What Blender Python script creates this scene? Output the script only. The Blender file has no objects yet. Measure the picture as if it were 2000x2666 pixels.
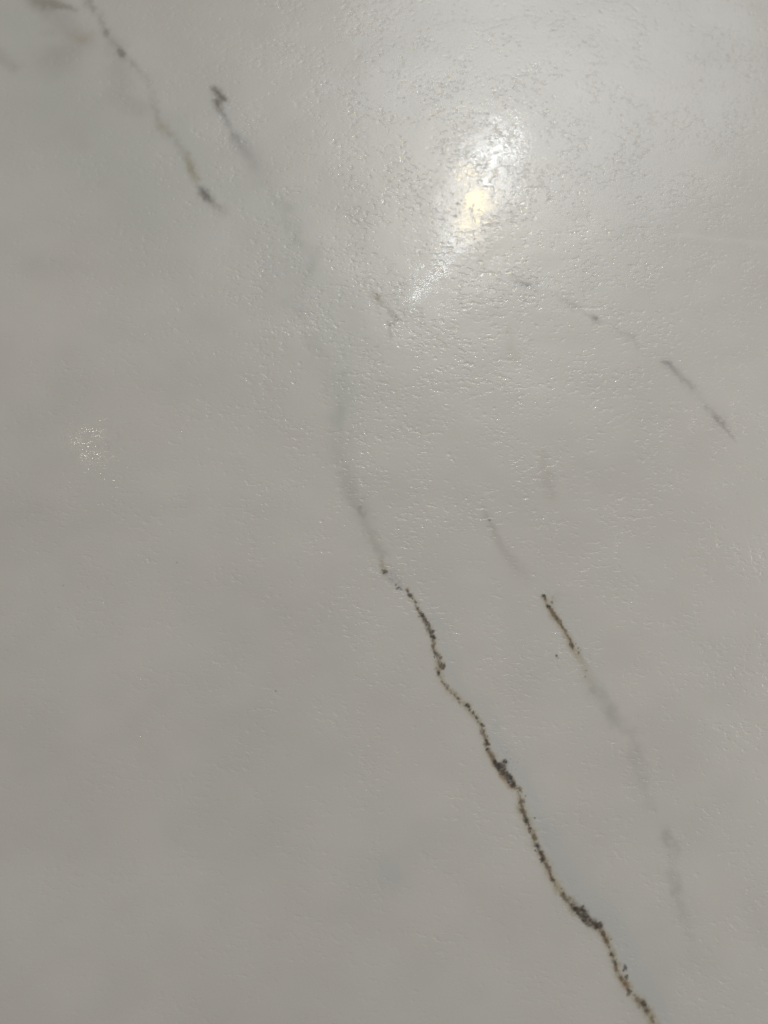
import bpy, math
import numpy as np
from mathutils import Vector

# ------------------------------------------------------------------ camera
TILT = math.radians(18.0)
VFOV = math.radians(45.0)
CAM_H = 0.245
scene = bpy.context.scene
cam = bpy.data.cameras.new("camera")
cam_o = bpy.data.objects.new("camera", cam)
scene.collection.objects.link(cam_o)
cam_o.location = (0, 0, CAM_H)
cam_o.rotation_euler = (TILT, 0, 0)
cam.sensor_fit = 'VERTICAL'
cam.angle = VFOV
cam.clip_start = 0.01
cam.clip_end = 50
cam.dof.use_dof = True
cam.dof.focus_distance = 0.2465
cam.dof.aperture_fstop = 10.0
cam.dof.aperture_blades = 7
scene.camera = cam_o

# ------------------------------------------------------------------ light of the room
world = bpy.data.worlds.new("World")
scene.world = world
world.use_nodes = True
bg = world.node_tree.nodes["Background"]
bg.inputs["Color"].default_value = (1.0, 0.951, 0.89, 1)
bg.inputs["Strength"].default_value = 0.210

TF = math.tan(VFOV / 2)
def ray(px, py):
    X = (px - 1000) / 1000 * TF * 0.75
    Y = (1333 - py) / 1333 * TF
    c, s = math.cos(TILT), math.sin(TILT)
    return X, Y * c + s, Y * s - c
def on_tile(px, py):
    x, y, z = ray(px, py)
    k = -CAM_H / z
    return x * k, y * k

def overhead_light(name, px, py, height, size, size_y, watts, colour, spin=0.0):
    """a ceiling lamp or added fill light, hung where its mirror image meets the tile at this spot"""
    gx, gy = on_tile(px, py)
    x, y, z = ray(px, py)
    k = height / -z
    L = bpy.data.lights.new(name, 'AREA')
    L.shape = 'RECTANGLE'
    L.size, L.size_y = size, size_y
    L.energy = watts
    L.color = colour
    o = bpy.data.objects.new(name, L)
    o.location = (gx + x * k, gy + y * k, height)
    o.rotation_euler = (0, 0, spin)
    scene.collection.objects.link(o)
    return o

overhead_light("lamp_arm_far", 1290, 410, 2.3, 0.018, 0.12, 0.95, (0.86, 0.94, 1.0), math.radians(-36))
overhead_light("warm_bulb", 1238, 525, 2.29, 0.026, 0.095, 1.7, (1.0, 0.70, 0.10), math.radians(-8))
overhead_light("lamp_arm_near", 1140, 695, 2.3, 0.013, 0.25, 1.25, (0.86, 0.94, 1.0), math.radians(-32))
overhead_light("small_lamp", 235, 1160, 2.3, 0.009, 0.008, 0.15, (1.0, 0.95, 0.74))
# added fill lights for the tile's glow: one round the bulbs, one wide
for name, px, py, sx, sy, W in (("bulb_glow_fill", 1245, 500, 0.15, 0.38, 4.2), ("wide_glow_fill", 1440, 130, 1.05, 1.00, 9.6)):
    p = overhead_light(name, px, py, 2.31 + 0.02 * sx, sx, sy, W, (0.90, 0.945, 1.0), math.radians(-24))
    p.data.shape = 'ELLIPSE'
L = bpy.data.lights.new("side_fill", 'AREA')  # added fill light, brightens the tile towards the right
L.shape = 'DISK'; L.size = 0.40; L.energy = 2.2; L.color = (1.0, 0.972, 0.925)
o = bpy.data.objects.new("side_fill", L)
o.location = (0.62, 0.25, 0.62)
o.rotation_euler = (Vector((0, 0.1, 0)) - o.location).to_track_quat('-Z', 'Y').to_euler()
scene.collection.objects.link(o)

vs = scene.view_settings
vs.view_transform = 'Standard'
vs.look = 'None'
vs.exposure = 0.0
vs.gamma = 1.0
vs.use_curve_mapping = False
scene.cycles.use_denoising = True
scene.cycles.denoiser = 'OPENIMAGEDENOISE'
scene.cycles.denoising_input_passes = 'RGB_ALBEDO_NORMAL'
scene.cycles.denoising_prefilter = 'ACCURATE'
scene.cycles.sample_clamp_indirect = 4.0
scene.cycles.sample_clamp_direct = 0.0

# ------------------------------------------------------------------ the tile's grid (metres)
PX = CAM_H / math.cos(TILT) * TF * 0.75 / 1000      # about 0.08 mm: the unit of every width below

def graded(lo, hi, d0, d1, end_lo, end_hi):
    a = [lo]
    while a[-1] < hi:
        f = (a[-1] - lo) / (hi - lo)
        a.append(a[-1] + d0 + (d1 - d0) * f)
    up, d = [], d1
    p = a[-1]
    while p < end_hi:
        d *= 1.09; p += d; up.append(min(p, end_hi))
    dn, d = [], d0
    p = lo
    while p > end_lo:
        d *= 1.09; p -= d; dn.append(max(p, end_lo))
    return np.array(dn[::-1] + a + up)

XS = graded(-0.0955, 0.0955, 0.00019, 0.00019, -0.60, 0.60)
YS = graded(-0.0225, 0.2130, 0.00017, 0.00024, -0.45, 0.75)
NX, NY = len(XS), len(YS)
GX, GY = np.meshgrid(XS, YS)
UX, UY = GX / PX, GY / PX

# ------------------------------------------------------------------ noise
def _hash(ix, iy, seed):
    h = (ix.astype(np.int64) * 374761393 + iy.astype(np.int64) * 668265263 + seed * 1442695041) & 0xFFFFFFFF
    h = ((h ^ (h >> 13)) * 1274126177) & 0xFFFFFFFF
    h = ((h ^ (h >> 16)) * 2246822519) & 0xFFFFFFFF
    return ((h ^ (h >> 15)) & 0xFFFFFF) / float(0xFFFFFF)
def vnoise(x, y, seed):
    ix, iy = np.floor(x), np.floor(y)
    fx, fy = x - ix, y - iy
    fx = fx * fx * fx * (fx * (fx * 6 - 15) + 10)
    fy = fy * fy * fy * (fy * (fy * 6 - 15) + 10)
    a = _hash(ix, iy, seed); b = _hash(ix + 1, iy, seed)
    c = _hash(ix, iy + 1, seed); d = _hash(ix + 1, iy + 1, seed)
    return (a + (b - a) * fx) * (1 - fy) + (c + (d - c) * fx) * fy
def fbm(x, y, seed, oct=3):
    t, amp, tot = 0, 1.0, 0
    for k in range(oct):
        t = t + amp * vnoise(x * 2 ** k + 17.3 * k, y * 2 ** k - 9.1 * k, seed + 31 * k)
        tot += amp
        amp *= 0.5
    return t / tot                      # 0..1

# ------------------------------------------------------------------ pigment
def lin(c):
    c = np.array(c, float) / 255
    return np.where(c <= 0.04045, c / 12.92, ((c + 0.055) / 1.055) ** 2.4)
BASE = np.array((0.66, 0.645, 0.61))
REF = lin((154, 151, 142))
def pig(r, g, b):
    return np.clip(BASE * lin((r, g, b)) / REF, 0.004, 0.9)

COL = np.empty((NY, NX, 3))
cloud = fbm(UX / 330, UY / 330, 3, 4) - 0.5
cloud2 = fbm(UX / 120, UY / 90, 8, 3) - 0.5
tint = fbm(UX / 210, UY / 210, 21, 2) - 0.5
COL[:] = BASE
COL *= (1 + 0.10 * cloud + 0.08 * cloud2)[..., None]
COL[..., 0] *= 1 - 0.010 * tint
COL[..., 1] *= 1 + 0.006 * tint
COL[..., 2] *= 1 + 0.010 * tint

LAB = np.zeros((NY, NX), np.int32)      # which piece of the tile each grid point belongs to
PIECES = [None]                         # (name, label, parent index)
def piece(name, label=None, parent=0):
    PIECES.append((name, label, parent))
    return len(PIECES) - 1

def window(pts, pad):
    q = np.array([on_tile(p[0], p[1]) for p in pts]) 
    pad = pad * PX
    i0, i1 = np.searchsorted(XS, (q[:, 0].min() - pad, q[:, 0].max() + pad))
    j0, j1 = np.searchsorted(YS, (q[:, 1].min() - pad, q[:, 1].max() + pad))
    return (slice(j0, j1), slice(i0, i1)), q / PX

def smooth(a, b, x):
    t = np.clip((x - a) / (b - a), 0, 1)
    return t * t * (3 - 2 * t)

def lay(sl, a, colour):
    COL[sl] += a[..., None] * (colour - COL[sl])

SEED = [100]
def stroke(pts, colour, op, soft=True, rag=3.0, grain=9.0, broken=0.0, part=None, cut=0.35, reach=2.6):
    """a run of pigment along points (px, py, half-width[, strength])"""
    SEED[0] += 7
    sd = SEED[0]
    if sum(p[1] for p in pts) / len(pts) < 620:         # the veins of the far corner are printed blurred
        pts = [(p[0], p[1], p[2] * 1.3 + 2) + tuple(p[3:]) for p in pts]
        op, soft = op * 0.88, True
    rmax = max(p[2] for p in pts)
    sl, q = window(pts, rmax * reach + rag * 3)
    x, y = UX[sl], UY[sl]
    if x.size == 0:
        return
    wx = x + rag * 2 * (fbm(x / grain, y / grain, sd, 3) - 0.5) * 2
    wy = y + rag * 2 * (fbm(x / grain, y / grain, sd + 3, 3) - 0.5) * 2
    best = np.full(x.shape, 1e9)
    strg = np.zeros(x.shape)
    for k in range(max(1, len(q) - 1)):
        a = q[k]; b = q[min(k + 1, len(q) - 1)]
        p, r = pts[k], pts[min(k + 1, len(q) - 1)]
        d = b - a
        L2 = max(1e-9, d @ d)
        t = np.clip(((wx - a[0]) * d[0] + (wy - a[1]) * d[1]) / L2, 0, 1)
        dist = np.hypot(wx - a[0] - t * d[0], wy - a[1] - t * d[1]) / (p[2] + (r[2] - p[2]) * t)
        s0 = p[3] if len(p) > 3 else 1.0
        s1 = r[3] if len(r) > 3 else 1.0
        m = dist < best
        best = np.where(m, dist, best)
        strg = np.where(m, s0 + (s1 - s0) * t, strg)
    f = np.exp(-best ** 2 * 1.1) if soft else 1 - smooth(0.55, 1.25, best)
    if broken:
        f = f * (1 - broken + broken * smooth(0.36, 0.60, fbm(x / grain * 0.8, y / grain * 0.8, sd + 5, 3)))
    a = np.clip(op * strg * f, 0, 1)
    lay(sl, a, colour)
    if part is not None:
        L = LAB[sl]
        L[(f * np.clip(strg, 0, 1) > cut) & (L == 0)] = part

def spot(px, py, rx, ry, ang, colour, op, rag=1.6, part=None):
    """a single mineral grain: an uneven ellipse of dark pigment"""
    SEED[0] += 7
    sd = SEED[0]
    if py < 620:
        rx, ry, op = rx * 1.4 + 1, ry * 1.4 + 1, op * 0.75
    sl, q = window([(px, py)], max(rx, ry) * 2 + 5)
    x, y = UX[sl], UY[sl]
    dx = x - q[0, 0] + rag * 2 * (fbm(x / 5, y / 5, sd, 2) - 0.5) * 2
    dy = y - q[0, 1] + rag * 2 * (fbm(x / 5, y / 5, sd + 3, 2) - 0.5) * 2
    c, s = math.cos(math.radians(ang)), math.sin(math.radians(ang))
    e = np.hypot((dx * c + dy * s) / rx, (-dx * s + dy * c) / ry)
    f = 1 - smooth(0.55, 1.35, e)
    f = f * (0.72 + 0.28 * smooth(0.3, 0.6, fbm(x / 4, y / 4, sd + 9, 2)))
    lay(sl, np.clip(f * op, 0, 1), colour)
    if part is not None:
        LAB[sl][f > 0.42] = part

DARK = pig(34, 29, 24)
SOOT = pig(52, 48, 44)
BROWN = pig(74, 60, 44)
RUST = pig(96, 72, 44)
TAN = pig(128, 117, 92)
OLIVE = pig(122, 118, 98)
GREY = pig(126, 124, 116)
COOL = pig(138, 141, 136)
GREEN = pig(139, 142, 133)
MAUVE = pig(128, 124, 124)

# ---- soft clouds around the veins
stroke([(60, 60, 90), (200, 330, 150), (420, 560, 120)], GREEN, 0.42, rag=20, grain=80)
stroke([(450, 330, 70), (560, 470, 80), (720, 560, 95), (900, 900, 90), (900, 1080, 60)], GREEN, 0.32, rag=16, grain=70)
stroke([(900, 1060, 60), (1100, 1080, 80), (1300, 900, 90)], GREEN, 0.14, rag=20, grain=70)
stroke([(127, 21, 30), (160, 63, 38), (205, 110, 36), (150, 150, 50)], pig(126, 122, 114), 0.50, rag=8, grain=30)
stroke([(300, 120, 26), (312, 200, 30), (318, 250, 34), (370, 285, 26)], pig(134, 129, 121), 0.48, rag=8, grain=30)
stroke([(190, 340, 30), (215, 375, 20)], pig(146, 140, 132), 0.4, rag=8, grain=30)
stroke([(-10, 135, 14), (10, 155, 16), (40, 175, 14)], pig(128, 125, 116), 0.45, rag=5, grain=20)
stroke([(29, 1349, 22), (96, 1322, 26), (170, 1385, 24), (260, 1350, 30)], GREY, 0.06, rag=10, grain=30)
stroke([(380, 1336, 22), (482, 1322, 34), (500, 1290, 38)], GREY, 0.08, rag=10, grain=30)
stroke([(700, 760, 60), (745, 800, 50)], pig(140, 133, 128), 0.16, rag=12, grain=40)
stroke([(1000, 2262, 34), (1030, 2290, 24)], COOL, 0.30, rag=9, grain=25)
stroke([(90, 690, 40), (200, 694, 20)], GREY, 0.10, rag=9, grain=25)
stroke([(1322, 860, 14), (1338, 935, 16)], TAN, 0.16, rag=6, grain=18)
stroke([(1414, 1180, 12), (1424, 1240, 18), (1438, 1300, 14)], pig(128, 122, 108), 0.25, rag=6, grain=18)
stroke([(690, 2200, 60), (560, 2120, 60)], GREY, 0.07, rag=12, grain=40)
stroke([(1960, 2360, 30), (1990, 2440, 26)], GREY, 0.14, rag=9, grain=25)

stroke([(1690, 612, 8, .3), (1800, 616, 10), (1900, 622, 12, .8), (2010, 640, 12, .7)], pig(172, 169, 160), 0.26, rag=6, grain=24)

# ---- vein: olive smudge at the far corner
V = piece("vein", "short olive brown smudged vein at the far corner")
stroke([(70, -40, 20), (97, 2, 20), (130, 8, 17), (165, 18, 9), (200, 27, 4, .5)], pig(94, 88, 74), 0.62, rag=5, grain=16, part=V, cut=0.4)
stroke([(196, 92, 12, .6), (214, 104, 11), (234, 92, 11, .5)], TAN, 0.45, rag=5, grain=14, part=V, cut=0.4)

# ---- vein: blurred dotted line running down from it
V = piece("vein", "thin faded grey brown dotted vein with tan end")
stroke([(215, -30, 9), (228, 4, 9), (245, 25, 9), (262, 48, 8, .7), (276, 86, 9), (295, 110, 8, .6), (316, 139, 9), (359, 181, 9, .6),
        (388, 211, 8, .4), (399, 253, 9, .45), (409, 295, 9, .6), (422, 331, 10, .8), (456, 363, 11, .6), (485, 405, 9, .6)],
       pig(106, 102, 92), 0.56, rag=5, grain=16, broken=0.5, part=V, cut=0.22)
spot(276, 85, 6, 11, 30, SOOT, 0.45, 3)
spot(316, 138, 7, 12, 30, SOOT, 0.55, 3)
stroke([(410, 318, 8, .4), (421, 331, 10), (440, 345, 8, .3)], TAN, 0.45, rag=4, grain=12)
stroke([(484, 408, 7, .5), (492, 424, 9), (500, 443, 9), (511, 468, 8, .7)], pig(112, 104, 78), 0.75, rag=3, grain=10, part=V, cut=0.3)
stroke([(519, 488, 6, .6), (527, 499, 9), (540, 515, 9), (548, 522, 6, .6)], pig(58, 52, 42), 0.85, rag=3, grain=10, part=V, cut=0.3)
stroke([(548, 524, 8), (561, 536, 9, .8), (585, 551, 12, .35)], pig(96, 92, 84), 0.6, rag=4, grain=12, part=V, cut=0.3)

# ---- vein: short dark hook beside it
V = piece("vein", "short dark hooked vein trailing into grey haze")
stroke([(545, 205, 40, .5), (570, 260, 34), (625, 370, 34), (670, 430, 34, .4)], COOL, 0.28, rag=6, grain=22)
stroke([(555, 229, 6, .7), (563, 238, 8), (573, 249, 8), (584, 260, 7)], pig(54, 48, 36), 0.88, rag=2.6, grain=9, part=V, cut=0.3)
stroke([(563, 264, 7), (567, 273, 8), (572, 286, 6, .6)], pig(62, 52, 34), 0.85, rag=2.6, grain=9, part=V, cut=0.3)
stroke([(572, 286, 7, .8), (589, 312, 6), (600, 334, 5, .6), (612, 354, 8), (622, 372, 7, .7), (640, 398, 10, .6), (662, 428, 16, .35)], pig(88, 85, 78), 0.62, rag=3, grain=11, broken=0.3, part=V, cut=0.25)
stroke([(612, 356, 14), (636, 380, 22), (665, 425, 26, .6), (690, 470, 30, .3)], GREY, 0.45, rag=6, grain=20)

# ---- vein: wide grey smear between them and the long vein
V = piece("vein", "wide faint grey smear crossing the middle of the tile")
stroke([(690, 480, 22, .35), (723, 518, 24, .6), (772, 620, 26, .9), (822, 668, 22), (790, 720, 24, .5), (760, 775, 26, .7), (800, 850, 30, .5), (860, 950, 34, .7), (892, 1040, 34), (885, 1110, 26, .6)],
       pig(121, 122, 114), 0.46, rag=12, grain=34, broken=0.5, part=V, cut=0.32)
stroke([(968, 760, 8, .6), (980, 774, 12), (992, 790, 9, .5)], pig(108, 98, 80), 0.75, rag=4, grain=12, part=V, cut=0.35)
stroke([(995, 790, 7, .4), (1015, 812, 8), (1032, 830, 8), (1012, 850, 7, .6), (1022, 872, 8, .7)], pig(104, 102, 94), 0.55, rag=5, grain=12)

# ---- vein: grey dashes toward the right edge
V = piece("vein", "broken grey dashed vein near the right edge")
stroke([(1330, 724, 8, .5), (1350, 733, 10, .8), (1374, 741, 12), (1388, 750, 10, .4)], pig(98, 97, 93), 0.62, rag=5, grain=13, broken=0.35, part=V, cut=0.28)
stroke([(1395, 750, 14, .3), (1469, 781, 16, .5), (1500, 800, 13), (1516, 814, 9, .6), (1549, 830, 10, 1), (1565, 838, 8, .3)], pig(108, 106, 100), 0.50, rag=6, grain=14, broken=0.6, part=V, cut=0.28)
spot(1549, 829, 9, 5, -20, SOOT, 0.55, 2.5)
spot(1375, 740, 9, 5, -20, SOOT, 0.45, 2.5)
stroke([(1600, 855, 9, .3), (1630, 870, 9, .6), (1652, 885, 9, .8), (1665, 905, 9, .3)], pig(116, 113, 108), 0.45, rag=5, grain=13, part=V, cut=0.28)
stroke([(1724, 938, 5, .7), (1732, 942, 7), (1744, 949, 7.5), (1764, 971, 8, .6), (1782, 990, 7, .6), (1802, 1007, 10, .4)], pig(88, 85, 78), 0.66, rag=4, grain=10, broken=0.35, part=V, cut=0.28)
stroke([(1735, 945, 14), (1785, 990, 16), (1845, 1060, 14, .3)], GREY, 0.30, rag=5, grain=16)
stroke([(1838, 1058, 6, .5), (1848, 1068, 7, .5), (1868, 1088, 8), (1879, 1100, 8), (1892, 1118, 6, .7), (1903, 1132, 5, .6), (1915, 1150, 5, .2)], pig(98, 94, 86), 0.62, rag=4, grain=10, broken=0.4, part=V, cut=0.28)
stroke([(1852, 1070, 18, .5), (1880, 1100, 20), (1900, 1130, 16, .4)], GREY, 0.28, rag=5, grain=16)

# ---- vein: speck with a grey tail
V = piece("vein", "pinhead dark speck with a faint grey tail")
spot(1275, 1354, 4.2, 3.6, 0, DARK, 0.9, 1.2, part=V)
stroke([(1262, 1325, 10, .5), (1275, 1354, 10), (1287, 1382, 10, 1), (1300, 1415, 14, .8), (1340, 1470, 18, .8), (1372, 1505, 18, .3)], pig(126, 122, 112), 0.42, rag=5, grain=14, part=V, cut=0.42)

# ---- vein: the shorter brown vein on the right
V = piece("vein", "short straight brown vein with dark head")
stroke([(1420, 1530, 34, .6), (1470, 1600, 34), (1520, 1700, 36), (1550, 1760, 40, .5)], COOL, 0.20, rag=6, grain=24)
stroke([(1535, 1775, 16, .5), (1545, 1795, 22), (1570, 1822, 22), (1588, 1853, 20), (1614, 1888, 18, .6), (1646, 1920, 16, .5), (1655, 1970, 18, .5), (1676, 2066, 18, .5), (1692, 2096, 16, .4)],
       pig(120, 118, 110), 0.48, rag=9, grain=24, broken=0.40, part=V, cut=0.36)
stroke([(1434, 1552, 10, .4), (1444, 1560, 10, .6), (1450, 1548, 9, .3)], TAN, 0.35, rag=4, grain=10)
stroke([(1416, 1556, 9), (1440, 1598, 10), (1470, 1645, 10), (1492, 1688, 11), (1508, 1712, 11, .7), (1520, 1732, 12, .5), (1533, 1768, 15, .35)], TAN, 0.75, rag=3, grain=10, part=V, cut=0.3)
stroke([(1428, 1578, 4), (1440, 1595, 5), (1451, 1611, 6), (1460, 1624, 4.5), (1466, 1634, 4), (1476, 1650, 3, .6), (1485, 1668, 4), (1490, 1682, 5)], BROWN, 0.85, soft=False, rag=2, grain=7, broken=0.25, part=V, cut=0.3)
stroke([(1437, 1592, 3), (1444, 1602, 3)], RUST, 0.7, rag=1.5, grain=6)
for (x, y, rx, ry, an, c, o) in [(1417, 1554, 4.5, 8.5, 35, DARK, .95), (1428, 1579, 5, 8.5, 40, DARK, .95), (1436, 1568, 4, 4, 0, DARK, .7), (1421, 1564, 3, 4, 0, BROWN, .7),
                                 (1451, 1609, 4, 7, 35, SOOT, .75), (1490, 1682, 5.5, 8, 30, pig(56, 44, 32), .9), (1466, 1632, 3, 5, 35, BROWN, .7)]:
    g = piece("mineral_grain", None, V) if rx * ry > 25 else None
    spot(x, y, rx, ry, an, c, o, 1.6, part=g)
for (x, y, r) in [(1507, 1700, 3), (1506, 1688, 2.2), (1499, 1676, 2), (1477, 1655, 2), (1513, 1692, 1.6), (1471, 1640, 2), (1527, 1745, 1.8), (1524, 1762, 1.8), (1441, 1552, 1.6), (1438, 1557, 1.6), (1483, 1678, 2)]:
    spot(x, y, r, r * 1.2, 0, DARK, 0.6, 0.8)
spot(1449, 1707, 3.2, 3.6, 20, DARK, 0.95, 0.8)
spot(1453, 1712, 2, 2, 0, SOOT, 0.5, 0.8)

# ---- vein: grey thread continuing below it
V = piece("vein", "faint grey thread running down beside the right edge")
stroke([(1722, 2150, 14, .4), (1736, 2178, 15, 1), (1752, 2212, 14, .8), (1755, 2250, 13, .5), (1757, 2282, 13, .7), (1763, 2316, 14, .9), (1767, 2350, 14, .6), (1782, 2390, 15, .5), (1800, 2500, 16, .12)],
       pig(118, 117, 109), 0.42, rag=8, grain=18, broken=0.5, part=V, cut=0.3)

# ---- vein: the long dark one
V = piece("vein", "long dark brown speckled vein running to the near edge")
LONG = [(1060, 1534), (1068, 1550), (1083, 1567), (1090, 1587), (1100, 1604), (1112, 1622), (1121, 1644), (1129, 1663), (1131, 1690), (1140, 1711), (1147, 1735), (1146, 1756), (1154, 1776),
        (1166, 1792), (1182, 1806), (1195, 1820), (1218, 1840), (1234, 1857), (1241, 1869), (1254, 1889), (1258, 1908), (1267, 1930), (1271, 1950), (1281, 1970), (1296, 1994),
        (1310, 2012), (1326, 2030), (1340, 2048), (1353, 2060), (1357, 2080), (1359, 2102), (1369, 2130), (1380, 2158), (1392, 2182), (1402, 2208), (1413, 2232), (1428, 2260),
        (1439, 2288), (1452, 2308), (1467, 2330), (1484, 2350), (1500, 2370), (1520, 2388), (1540, 2404), (1560, 2414), (1574, 2434), (1582, 2452), (1590, 2474), (1602, 2506),
        (1609, 2526), (1622, 2550), (1634, 2568), (1643, 2584), (1660, 2600), (1676, 2617), (1688, 2638), (1702, 2664), (1728, 2712), (1745, 2760), (1790, 2830), (1830, 2930), (1900, 3040), (1960, 3200)]
# cool bleed on the upper right side, pale tan bleed on the other
stroke([(x + 26, y - 8, 30, .7 if y < 1900 else 1) for x, y in LONG[4:]], pig(136, 139, 134), 0.36, rag=7, grain=28)
stroke([(x + 40, y - 14, 46) for x, y in LONG[33:52]], pig(141, 143, 137), 0.28, rag=9, grain=30)
# grey approach
stroke([(876, 1150, 26, .4), (896, 1215, 24, .6), (905, 1260, 24, .9), (935, 1325, 22, 1), (955, 1365, 20, .8), (984, 1418, 17, 1), (996, 1458, 14, 1)], pig(122, 120, 111), 0.42, rag=8, grain=20, part=V, cut=0.5)
stroke([(936, 1325, 9), (945, 1338, 10, .6)], pig(100, 98, 90), 0.42, rag=5, grain=9)
stroke([(993, 1462, 7, .6), (998, 1478, 9), (1002, 1492, 9)], TAN, 0.60, rag=4, grain=10, part=V, cut=0.35)
stroke([(1004, 1492, 8, .6), (1020, 1504, 10), (1034, 1518, 9), (1044, 1530, 8)], pig(122, 116, 116), 0.55, rag=5, grain=8, broken=0.5, part=V, cut=0.3)
stroke([(1014, 1484, 10, .6), (1030, 1496, 12, .8), (1042, 1510, 8, .4)], MAUVE, 0.35, rag=6, grain=8, broken=0.5)
# tan body
vr = np.random.default_rng(11)
VW = np.interp(np.arange(len(LONG)), np.arange(0, len(LONG) + 4, 2), 0.65 + 0.75 * vr.random(len(range(0, len(LONG) + 4, 2))))
VS = np.interp(np.arange(len(LONG)), np.arange(0, len(LONG) + 4, 2), 0.0 + 1.15 * vr.random(len(range(0, len(LONG) + 4, 2))))
def w(k, y):
    return 5.0 if y < 1620 else 7.5 if y < 1760 else 6.5 if y < 1900 else 8.0 if y < 2080 else 8.5 if y < 2340 else 9.5
stroke([(x - 1.5, y + 1, w(k, y) + 3.5, .8) for k, (x, y) in enumerate(LONG)], pig(140, 131, 108), 0.36, rag=4, grain=14, part=V, cut=0.45)
stroke([(x, y, w(k, y) * VW[k] * 1.1) for k, (x, y) in enumerate(LONG)], pig(124, 114, 84), 0.60, rag=3.4, grain=9, broken=0.6, part=V, cut=0.35)
stroke([(x - 1, y, w(k, y) * 0.75 * VW[k], VS[k]) for k, (x, y) in enumerate(LONG)], pig(70, 57, 40), 0.85, rag=3.4, grain=9, broken=1.0, part=V, cut=0.3)
# fine dark thread hugging the vein
stroke([(x - 2, y, 2.2) for x, y in LONG[:24]], SOOT, 0.5, rag=2.2, grain=6, broken=0.95)
stroke([(x - 3, y, 2.6) for x, y in LONG[23:]], pig(66, 50, 34), 0.45, rag=2.4, grain=7, broken=0.8)
# rusty stretches
for seg in ([(1273, 1958), (1282, 1978), (1300, 2008), (1316, 2030)], [(1424, 2250), (1431, 2268), (1436, 2282)], [(1568, 2424), (1576, 2442), (1580, 2454)], [(1602, 2516), (1606, 2530)], [(1413, 2226), (1420, 2244)], [(1622, 2552), (1634, 2572)]):
    stroke([(x - 1, y, 5) for x, y in seg], RUST, 0.62, rag=2.5, grain=7, broken=0.3)
stroke([(1304, 2022, 4), (1322, 2044, 4), (1334, 2056, 4, .5)], pig(140, 108, 72), 0.45, rag=2, grain=8)
# dark clumps: runs of grains grown together
def clump(pts, colour, label, r_grain=3.2, n=26, op=0.9):
    g = piece("dark_clump", label, V)
    stroke([(p[0], p[1], p[2] * 1.2) for p in pts], colour, op * 0.95, soft=True, rag=3.4, grain=7, broken=0.45, part=g, cut=0.33)
    rng = np.random.default_rng(int(pts[0][0]))
    for k in range(n):
        t = rng.random() * (len(pts) - 1)
        i = min(int(t), len(pts) - 2); f = t - i
        p, r = pts[i], pts[i + 1]
        wd = p[2] + (r[2] - p[2]) * f
        an = rng.random() * 6.28; rr = wd * (0.35 + 0.85 * rng.random())
        s = r_grain * (0.45 + 0.75 * rng.random())
        spot(p[0] + (r[0] - p[0]) * f + math.cos(an) * rr, p[1] + (r[1] - p[1]) * f + math.sin(an) * rr, s, s * 1.25, rng.random() * 180, DARK if k % 4 else BROWN, 0.4 + 0.5 * rng.random(), 1.4)
clump([(1098, 1600, 3.5), (1106, 1611, 4.5), (1115, 1626, 6), (1119, 1640, 6.5), (1124, 1652, 5.5), (1129, 1662, 4.5)], pig(48, 38, 30), "slim dark clump of grains", 3.0, 24)
clump([(1289, 1982, 4), (1299, 1993, 6), (1309, 2003, 9), (1318, 2016, 8), (1328, 2030, 8.5), (1335, 2042, 8), (1338, 2050, 5)], pig(50, 43, 37), "ragged dark clump with a raised tip", 3.6, 44)
clump([(1307, 1994, 5), (1313, 1988, 5), (1315, 1981, 3.5)], pig(60, 56, 52), None, 2.6, 14, 0.8)
clump([(1492, 2358, 6), (1502, 2368, 8), (1514, 2378, 9), (1524, 2390, 9), (1536, 2400, 8.5), (1548, 2407, 8.5), (1559, 2409, 8.5), (1564, 2414, 5)], pig(52, 42, 35), "thick dark clump of grains near the near edge", 3.8, 52)
clump([(1512, 2366, 4), (1519, 2364, 5), (1521, 2374, 5)], pig(58, 50, 44), None, 2.8, 10, 0.8)
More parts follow.
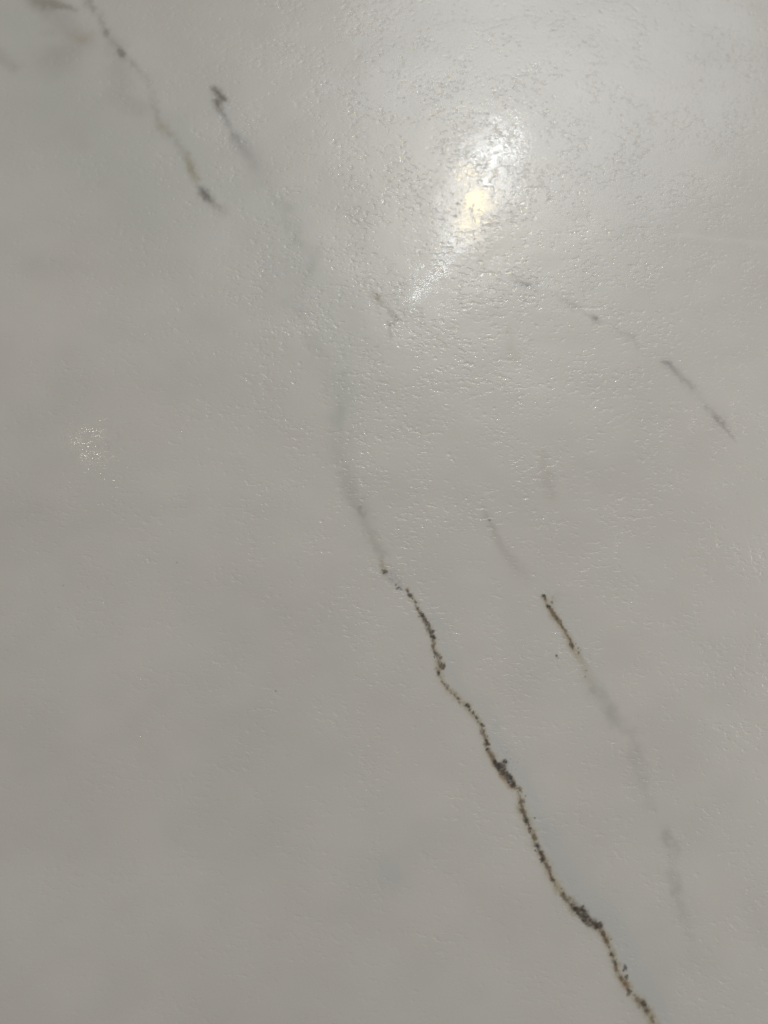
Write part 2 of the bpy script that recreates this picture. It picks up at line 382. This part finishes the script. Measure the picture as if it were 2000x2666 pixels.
# grains picked out one by one
GR = [(1002, 1488, 6.0, 5.5, 0, DARK, .9), (1038, 1530, 3.5, 3, 0, DARK, .85), (1031, 1521, 2, 3, 0, SOOT, .8), (1045, 1534, 2, 2, 0, DARK, .7), (1034, 1534, 2, 2, 0, DARK, .7),
      (1062, 1539, 2.6, 5, 30, DARK, .9), (1068, 1550, 4, 4.5, 0, DARK, .95), (1083, 1566, 3.6, 2.8, 0, DARK, .9), (1088, 1585, 2.6, 3, 0, DARK, .9), (1100, 1603, 4.5, 5, 0, DARK, .95),
      (1075, 1558, 1.6, 2, 0, SOOT, .8), (1129, 1661, 4.5, 5, 0, DARK, .95), (1132, 1699, 2.6, 3, 0, SOOT, .9), (1133, 1712, 2, 2.4, 0, SOOT, .8), (1127, 1682, 3, 2.4, 0, SOOT, .45),
      (1147, 1711, 4, 4, 0, DARK, .9), (1142, 1705, 1.8, 1.8, 0, SOOT, .6), (1152, 1736, 6.5, 6.5, 0, pig(56, 46, 34), .9), (1158, 1731, 3, 4, 0, DARK, .8), (1149, 1728, 2.6, 2.4, 0, DARK, .7),
      (1142, 1754, 4, 6, 10, DARK, .95), (1137, 1741, 5, 5, 0, RUST, .5), (1151, 1775, 2, 4, 25, BROWN, .8), (1166, 1786, 4, 4, 0, BROWN, .6), (1156, 1783, 1.8, 4, 30, SOOT, .7),
      (1193, 1819, 4, 4.5, 30, BROWN, .8), (1183, 1811, 2, 2, 0, SOOT, .7), (1197, 1829, 1.8, 4, 25, SOOT, .7), (1217, 1838, 5, 4.5, -20, DARK, .95), (1223, 1847, 3, 2.6, 0, BROWN, .8),
      (1233, 1856, 3.6, 5.5, 20, DARK, .95), (1240, 1868, 2.4, 3, 0, DARK, .9), (1256, 1888, 4.6, 5.6, 10, DARK, .95), (1251, 1902, 2, 2, 0, DARK, .9), (1252, 1908, 1.5, 3, 20, SOOT, .6),
      (1267, 1930, 5, 6.5, 0, pig(42, 34, 26), .95), (1271, 1938, 4, 4, 0, DARK, .8), (1269, 1950, 3, 3.4, 0, DARK, .9), (1286, 1972, 3, 3, 0, SOOT, .8), (1288, 1984, 4, 4.5, 0, DARK, .9),
      (1281, 1968, 3, 3, 0, BROWN, .8), (1302, 2017, 2, 2, 0, DARK, .8), (1353, 2056, 4, 6, 40, BROWN, .7), (1361, 2085, 5, 4.5, 0, pig(84, 76, 60), .8), (1353, 2086, 3, 2, 0, BROWN, .5),
      (1368, 2126, 4, 8, 25, pig(52, 42, 30), .9), (1371, 2138, 4.5, 6, 30, DARK, .9), (1376, 2147, 3, 4, 0, DARK, .8), (1381, 2160, 4, 5, 30, BROWN, .8), (1383, 2155, 2, 2, 0, DARK, .6),
      (1392, 2181, 5.5, 6.5, 20, pig(84, 68, 46), .85), (1399, 2203, 4, 6, 25, DARK, .9), (1395, 2215, 3, 3, 0, DARK, .9), (1410, 2221, 4.5, 6.5, 25, DARK, .9), (1415, 2232, 4, 6, 30, pig(50, 40, 28), .85),
      (1410, 2239, 4.5, 4.5, 0, DARK, .95), (1424, 2250, 3, 5, 30, SOOT, .7), (1430, 2262, 4, 6, 30, BROWN, .8), (1439, 2289, 4, 5.5, 35, pig(48, 38, 26), .9), (1433, 2275, 3, 4, 0, BROWN, .8),
      (1466, 2329, 6, 5.5, 40, pig(76, 60, 42), .9), (1475, 2345, 3, 4, 0, BROWN, .5), (1572, 2432, 4.5, 6.5, 30, pig(56, 44, 34), .85), (1579, 2450, 3.5, 6, 20, BROWN, .85), (1587, 2468, 2.5, 3, 0, SOOT, .6),
      (1592, 2484, 4.2, 5, 10, DARK, .9), (1602, 2507, 4.5, 6, 20, DARK, .9), (1604, 2522, 4, 5, 0, RUST, .8), (1627, 2520, 4, 6.5, -10, pig(44, 42, 42), .95), (1618, 2547, 4, 4.5, 0, BROWN, .9),
      (1631, 2545, 4, 5, 0, SOOT, .85), (1629, 2560, 5, 6, 30, pig(92, 74, 50), .8), (1639, 2580, 4, 5.5, 20, pig(48, 40, 30), .9), (1637, 2588, 3.5, 4, 0, BROWN, .7), (1660, 2602, 4, 5, 45, pig(92, 82, 62), .6),
      (1675, 2614, 7, 7, 0, pig(46, 38, 32), .95), (1683, 2630, 3.5, 6, 25, BROWN, .7), (1698, 2656, 4, 8, 30, pig(80, 70, 52), .7), (1591, 2445, 2.4, 2, 0, SOOT, .6), (1478, 2374, 1.8, 1.8, 0, GREY, .6), (1394, 2130, 1.8, 1.6, 0, SOOT, .8)]
for (x, y, rx, ry, an, c, o) in GR:
    g = piece("mineral_grain", None, V) if rx * ry > 17 and o > 0.75 else None
    spot(x, y, rx * 1.2, ry * 1.2, an, c, o, 1.7, part=g)
rng = np.random.default_rng(5)
for k in range(150):
    t = rng.random() * 57
    i = int(t); f = t - i
    x = LONG[i][0] + (LONG[i + 1][0] - LONG[i][0]) * f
    y = LONG[i][1] + (LONG[i + 1][1] - LONG[i][1]) * f
    off = rng.normal() * 5
    r = 0.9 + 1.3 * rng.random() ** 2
    spot(x + off * 0.85, y - off * 0.45, r, r * 1.3, rng.random() * 180, SOOT if k % 3 else BROWN, 0.45 + 0.35 * rng.random(), 0.6)
for k in range(46):                     # dust of pigment thrown off the clumps
    cx, cy = [(1314, 1985), (1310, 1990), (1128, 1648), (1024, 1505), (1335, 2000)][k % 5]
    r = 0.8 + 0.7 * rng.random()
    spot(cx + rng.normal() * 14, cy + rng.normal() * 14, r, r, 0, SOOT, 0.35, 0.4)
spot(718, 1799, 1.8, 1.8, 0, SOOT, 0.6, 0.4)
spot(461, 1465, 1.6, 1.6, 0, SOOT, 0.7, 0.4)
spot(165, 1524, 1.4, 1.4, 0, SOOT, 0.5, 0.4)
COL = np.clip(COL, 0.003, 0.9)

# ------------------------------------------------------------------ gentle waviness of the glaze (real relief)
Z = 5.0e-5 * (fbm(UX / 190, UY / 160, 51, 2) - 0.5) * 2
Z += 0.7e-5 * (fbm(UX / 60, UY / 46, 57, 2) - 0.5) * 2

# ------------------------------------------------------------------ material
mat = bpy.data.materials.new("glazed_marble_print")
mat.use_nodes = True
nt = mat.node_tree
N, Lk = nt.nodes, nt.links
N.clear()
def node(t, **kw):
    n = N.new(t)
    for k, v in kw.items():
        setattr(n, k, v)
    return n
def link(a, b): Lk.new(a, b)
def math_(op, a, b=None, c=None, clamp=False):
    n = node("ShaderNodeMath", operation=op, use_clamp=clamp)
    for i, v in enumerate((a, b, c)):
        if v is None: continue
        if isinstance(v, (int, float)): n.inputs[i].default_value = v
        else: link(v, n.inputs[i])
    return n.outputs[0]
def ramp(v, a, b, lo=0.0, hi=1.0):
    n = node("ShaderNodeMapRange", interpolation_type='SMOOTHSTEP')
    link(v, n.inputs["Value"])
    n.inputs["From Min"].default_value = a; n.inputs["From Max"].default_value = b
    n.inputs["To Min"].default_value = lo; n.inputs["To Max"].default_value = hi
    return n.outputs["Result"]
tc = node("ShaderNodeTexCoord")
geo = tc.outputs["Object"]
def noise(scale, detail=2.0, rough=0.5, vec=None, dim='2D'):
    n = node("ShaderNodeTexNoise", noise_dimensions=dim)
    n.inputs["Scale"].default_value = scale
    n.inputs["Detail"].default_value = detail
    n.inputs["Roughness"].default_value = rough
    link(vec or geo, n.inputs["Vector"])
    return n
def stretched(sx, sy, warp_scale, warp_amt):
    m = node("ShaderNodeMapping")
    m.inputs["Scale"].default_value = (sx, sy, 1)
    link(geo, m.inputs["Vector"])
    nz = noise(warp_scale, 2.0)
    sub = node("ShaderNodeVectorMath", operation='SUBTRACT')
    link(nz.outputs["Color"], sub.inputs[0]); sub.inputs[1].default_value = (.5, .5, .5)
    sc = node("ShaderNodeVectorMath", operation='SCALE')
    link(sub.outputs[0], sc.inputs[0]); sc.inputs["Scale"].default_value = warp_amt
    ad = node("ShaderNodeVectorMath", operation='ADD')
    link(m.outputs[0], ad.inputs[0]); link(sc.outputs[0], ad.inputs[1])
    return ad.outputs[0]
def pits(cell, sx, sy, warp, rad_lo, rad_hi, keep, seed_shift):
    """scattered dents, one per kept Voronoi cell; cell in metres; returns 0..1 depth"""
    v = stretched(sx, sy, 1 / (cell * 0.8), cell * warp)
    off = node("ShaderNodeVectorMath", operation='ADD')
    link(v, off.inputs[0]); off.inputs[1].default_value = (seed_shift, seed_shift * 0.7, 0)
    vo = node("ShaderNodeTexVoronoi", voronoi_dimensions='2D', feature='F1')
    vo.inputs["Scale"].default_value = 1 / cell
    link(off.outputs[0], vo.inputs["Vector"])
    sep = node("ShaderNodeSeparateColor")
    link(vo.outputs["Color"], sep.inputs[0])
    rad = math_('MULTIPLY_ADD', sep.outputs[0], rad_hi - rad_lo, rad_lo)
    q = math_('DIVIDE', vo.outputs["Distance"], rad)
    dent = ramp(q, 0.0, 1.0, 1.0, 0.0)
    on = ramp(sep.outputs[1], 1 - keep - 0.05, 1 - keep + 0.05)
    amt = math_('MULTIPLY_ADD', math_('POWER', sep.outputs[2], 2.0), 0.8, 0.2)
    return math_('MULTIPLY', math_('MULTIPLY', dent, on), amt)

sx = node("ShaderNodeSeparateXYZ"); link(geo, sx.inputs[0])
coarse_side = ramp(math_('MULTIPLY_ADD', noise(22, 2.0).outputs["Fac"], 0.05, sx.outputs[0]), -0.045, 0.045)
cluster = ramp(noise(150, 2.0).outputs["Fac"], 0.36, 0.58, 0.16, 1.0)
pA = math_('MULTIPLY', pits(0.0017, 0.85, 1.15, 0.75, 0.18, 0.44, 0.60, 0.0), cluster)
pB = math_('MULTIPLY', pits(0.00105, 0.8, 1.2, 0.8, 0.20, 0.46, 0.85, 0.31), cluster)
worm_v = stretched(0.75, 1.25, 500, 0.0006)
worm = ramp(noise(760, 2.0, 0.5, worm_v).outputs["Fac"], 0.54, 0.68)
worm = math_('MULTIPLY', worm, ramp(noise(95, 2.0).outputs["Fac"], 0.42, 0.62))
fine = noise(2600, 2.0, 0.6).outputs["Fac"]
h = math_('MULTIPLY', pA, -3.4e-5)
h = math_('MULTIPLY_ADD', pB, -2.1e-5, h)
h = math_('MULTIPLY_ADD', worm, -2.2e-5, h)
h = math_('MULTIPLY', h, math_('MULTIPLY_ADD', coarse_side, 0.22, 0.78))
peel = math_('MULTIPLY', math_('MULTIPLY', noise(1500, 2.0, 0.5).outputs["Fac"], cluster), coarse_side)
h = math_('MULTIPLY_ADD', peel, 5.5e-6, h)
h = math_('MULTIPLY_ADD', fine, 1.2e-7, h)
bump = node("ShaderNodeBump")
bump.inputs["Strength"].default_value = 1.0
bump.inputs["Distance"].default_value = 1.0
link(h, bump.inputs["Height"])

att = node("ShaderNodeAttribute", attribute_name="pigment")
gr = ramp(noise(5200, 1.0).outputs["Fac"], 0.3, 0.7, 0.975, 1.025)
mx = node("ShaderNodeVectorMath", operation='SCALE')
link(att.outputs["Color"], mx.inputs[0]); link(gr, mx.inputs["Scale"])
bs = node("ShaderNodeBsdfPrincipled")
link(mx.outputs[0], bs.inputs["Base Color"])
bs.inputs["Roughness"].default_value = 0.325
bs.inputs["IOR"].default_value = 1.58
bs.inputs["Specular IOR Level"].default_value = 0.62
bs.inputs["Coat Weight"].default_value = 0.14
bs.inputs["Coat Roughness"].default_value = 0.055
link(bump.outputs[0], bs.inputs["Normal"])
skin = node("ShaderNodeBump")                                # the glaze skin rounds the dents over
skin.inputs["Strength"].default_value = 0.9
skin.inputs["Distance"].default_value = 0.85
link(h, skin.inputs["Height"])
link(skin.outputs[0], bs.inputs["Coat Normal"])
out = node("ShaderNodeOutputMaterial")
gl = node("ShaderNodeBsdfGlossy", distribution='GGX')      # the satin of the glaze: between its matt body and its sharp skin
gl.inputs["Roughness"].default_value = 0.20
link(skin.outputs[0], gl.inputs["Normal"])
mixs = node("ShaderNodeMixShader")
mixs.inputs[0].default_value = 0.009
link(bs.outputs[0], mixs.inputs[1]); link(gl.outputs[0], mixs.inputs[2])
link(mixs.outputs[0], out.inputs["Surface"])

# ------------------------------------------------------------------ build the tile out of its pieces
FL = np.maximum.reduce([LAB[:-1, :-1], LAB[1:, :-1], LAB[:-1, 1:], LAB[1:, 1:]])
VIDX = np.arange(NX * NY).reshape(NY, NX)
QUADS = np.stack([VIDX[:-1, :-1], VIDX[:-1, 1:], VIDX[1:, 1:], VIDX[1:, :-1]], -1)
POS = np.stack([GX, GY, Z], -1).reshape(-1, 3)
PIG = np.concatenate([COL, np.ones((NY, NX, 1))], -1).reshape(-1, 4)
THICK = 0.010

def make(name, quads, extra=None):
    used, inv = np.unique(quads, return_inverse=True)
    co, pg = POS[used], PIG[used]
    q = inv.reshape(-1, 4)
    if extra is not None:
        ev, eq = extra
        eq = eq + len(co)
        co = np.concatenate([co, ev]); pg = np.concatenate([pg, np.tile(np.append(BASE, 1), (len(ev), 1))])
        q = np.concatenate([q, eq])
    me = bpy.data.meshes.new(name)
    me.vertices.add(len(co)); me.vertices.foreach_set("co", co.astype(np.float32).ravel())
    me.loops.add(q.size); me.loops.foreach_set("vertex_index", q.astype(np.int32).ravel())
    me.polygons.add(len(q))
    me.polygons.foreach_set("loop_start", np.arange(0, q.size, 4, dtype=np.int32))
    me.polygons.foreach_set("use_smooth", np.ones(len(q), bool))
    a = me.attributes.new("pigment", 'FLOAT_COLOR', 'POINT')
    a.data.foreach_set("color", pg.astype(np.float32).ravel())
    me.update(calc_edges=True)
    me.materials.append(mat)
    o = bpy.data.objects.new(name, me)
    scene.collection.objects.link(o)
    return o

x0, x1, y0, y1 = XS[0], XS[-1], YS[0], YS[-1]
ring = np.concatenate([np.stack([XS, np.full(NX, y0), Z[0]], -1), np.stack([np.full(NY, x1), YS, Z[:, -1]], -1)[1:],
                       np.stack([XS, np.full(NX, y1), Z[-1]], -1)[::-1][1:], np.stack([np.full(NY, x0), YS, Z[:, 0]], -1)[::-1][1:-1]])
n = len(ring)
low = ring.copy(); low[:, 2] = -THICK
ev = np.concatenate([ring, low, [[x0, y0, -THICK], [x1, y0, -THICK], [x1, y1, -THICK], [x0, y1, -THICK]]])
k = np.arange(n); k2 = (k + 1) % n
eq = np.concatenate([np.stack([k, k + n, k2 + n, k2], -1), [[2 * n + 3, 2 * n + 2, 2 * n + 1, 2 * n]]])

tile = make("marble_tile", QUADS[FL == 0], (ev, eq))
tile["label"] = "glossy off-white marble-look tile with dark brown and grey veins"
tile["category"] = "tile"
objs = {0: tile}
for i in range(1, len(PIECES)):
    name, label, parent = PIECES[i]
    q = QUADS[FL == i]
    if len(q) < 3:
        continue
    o = make(name, q)
    o.parent = objs.get(parent, tile)
    if label:
        o["label"] = label
    objs[i] = o
print("grid", NX, NY, "pieces", len(objs))
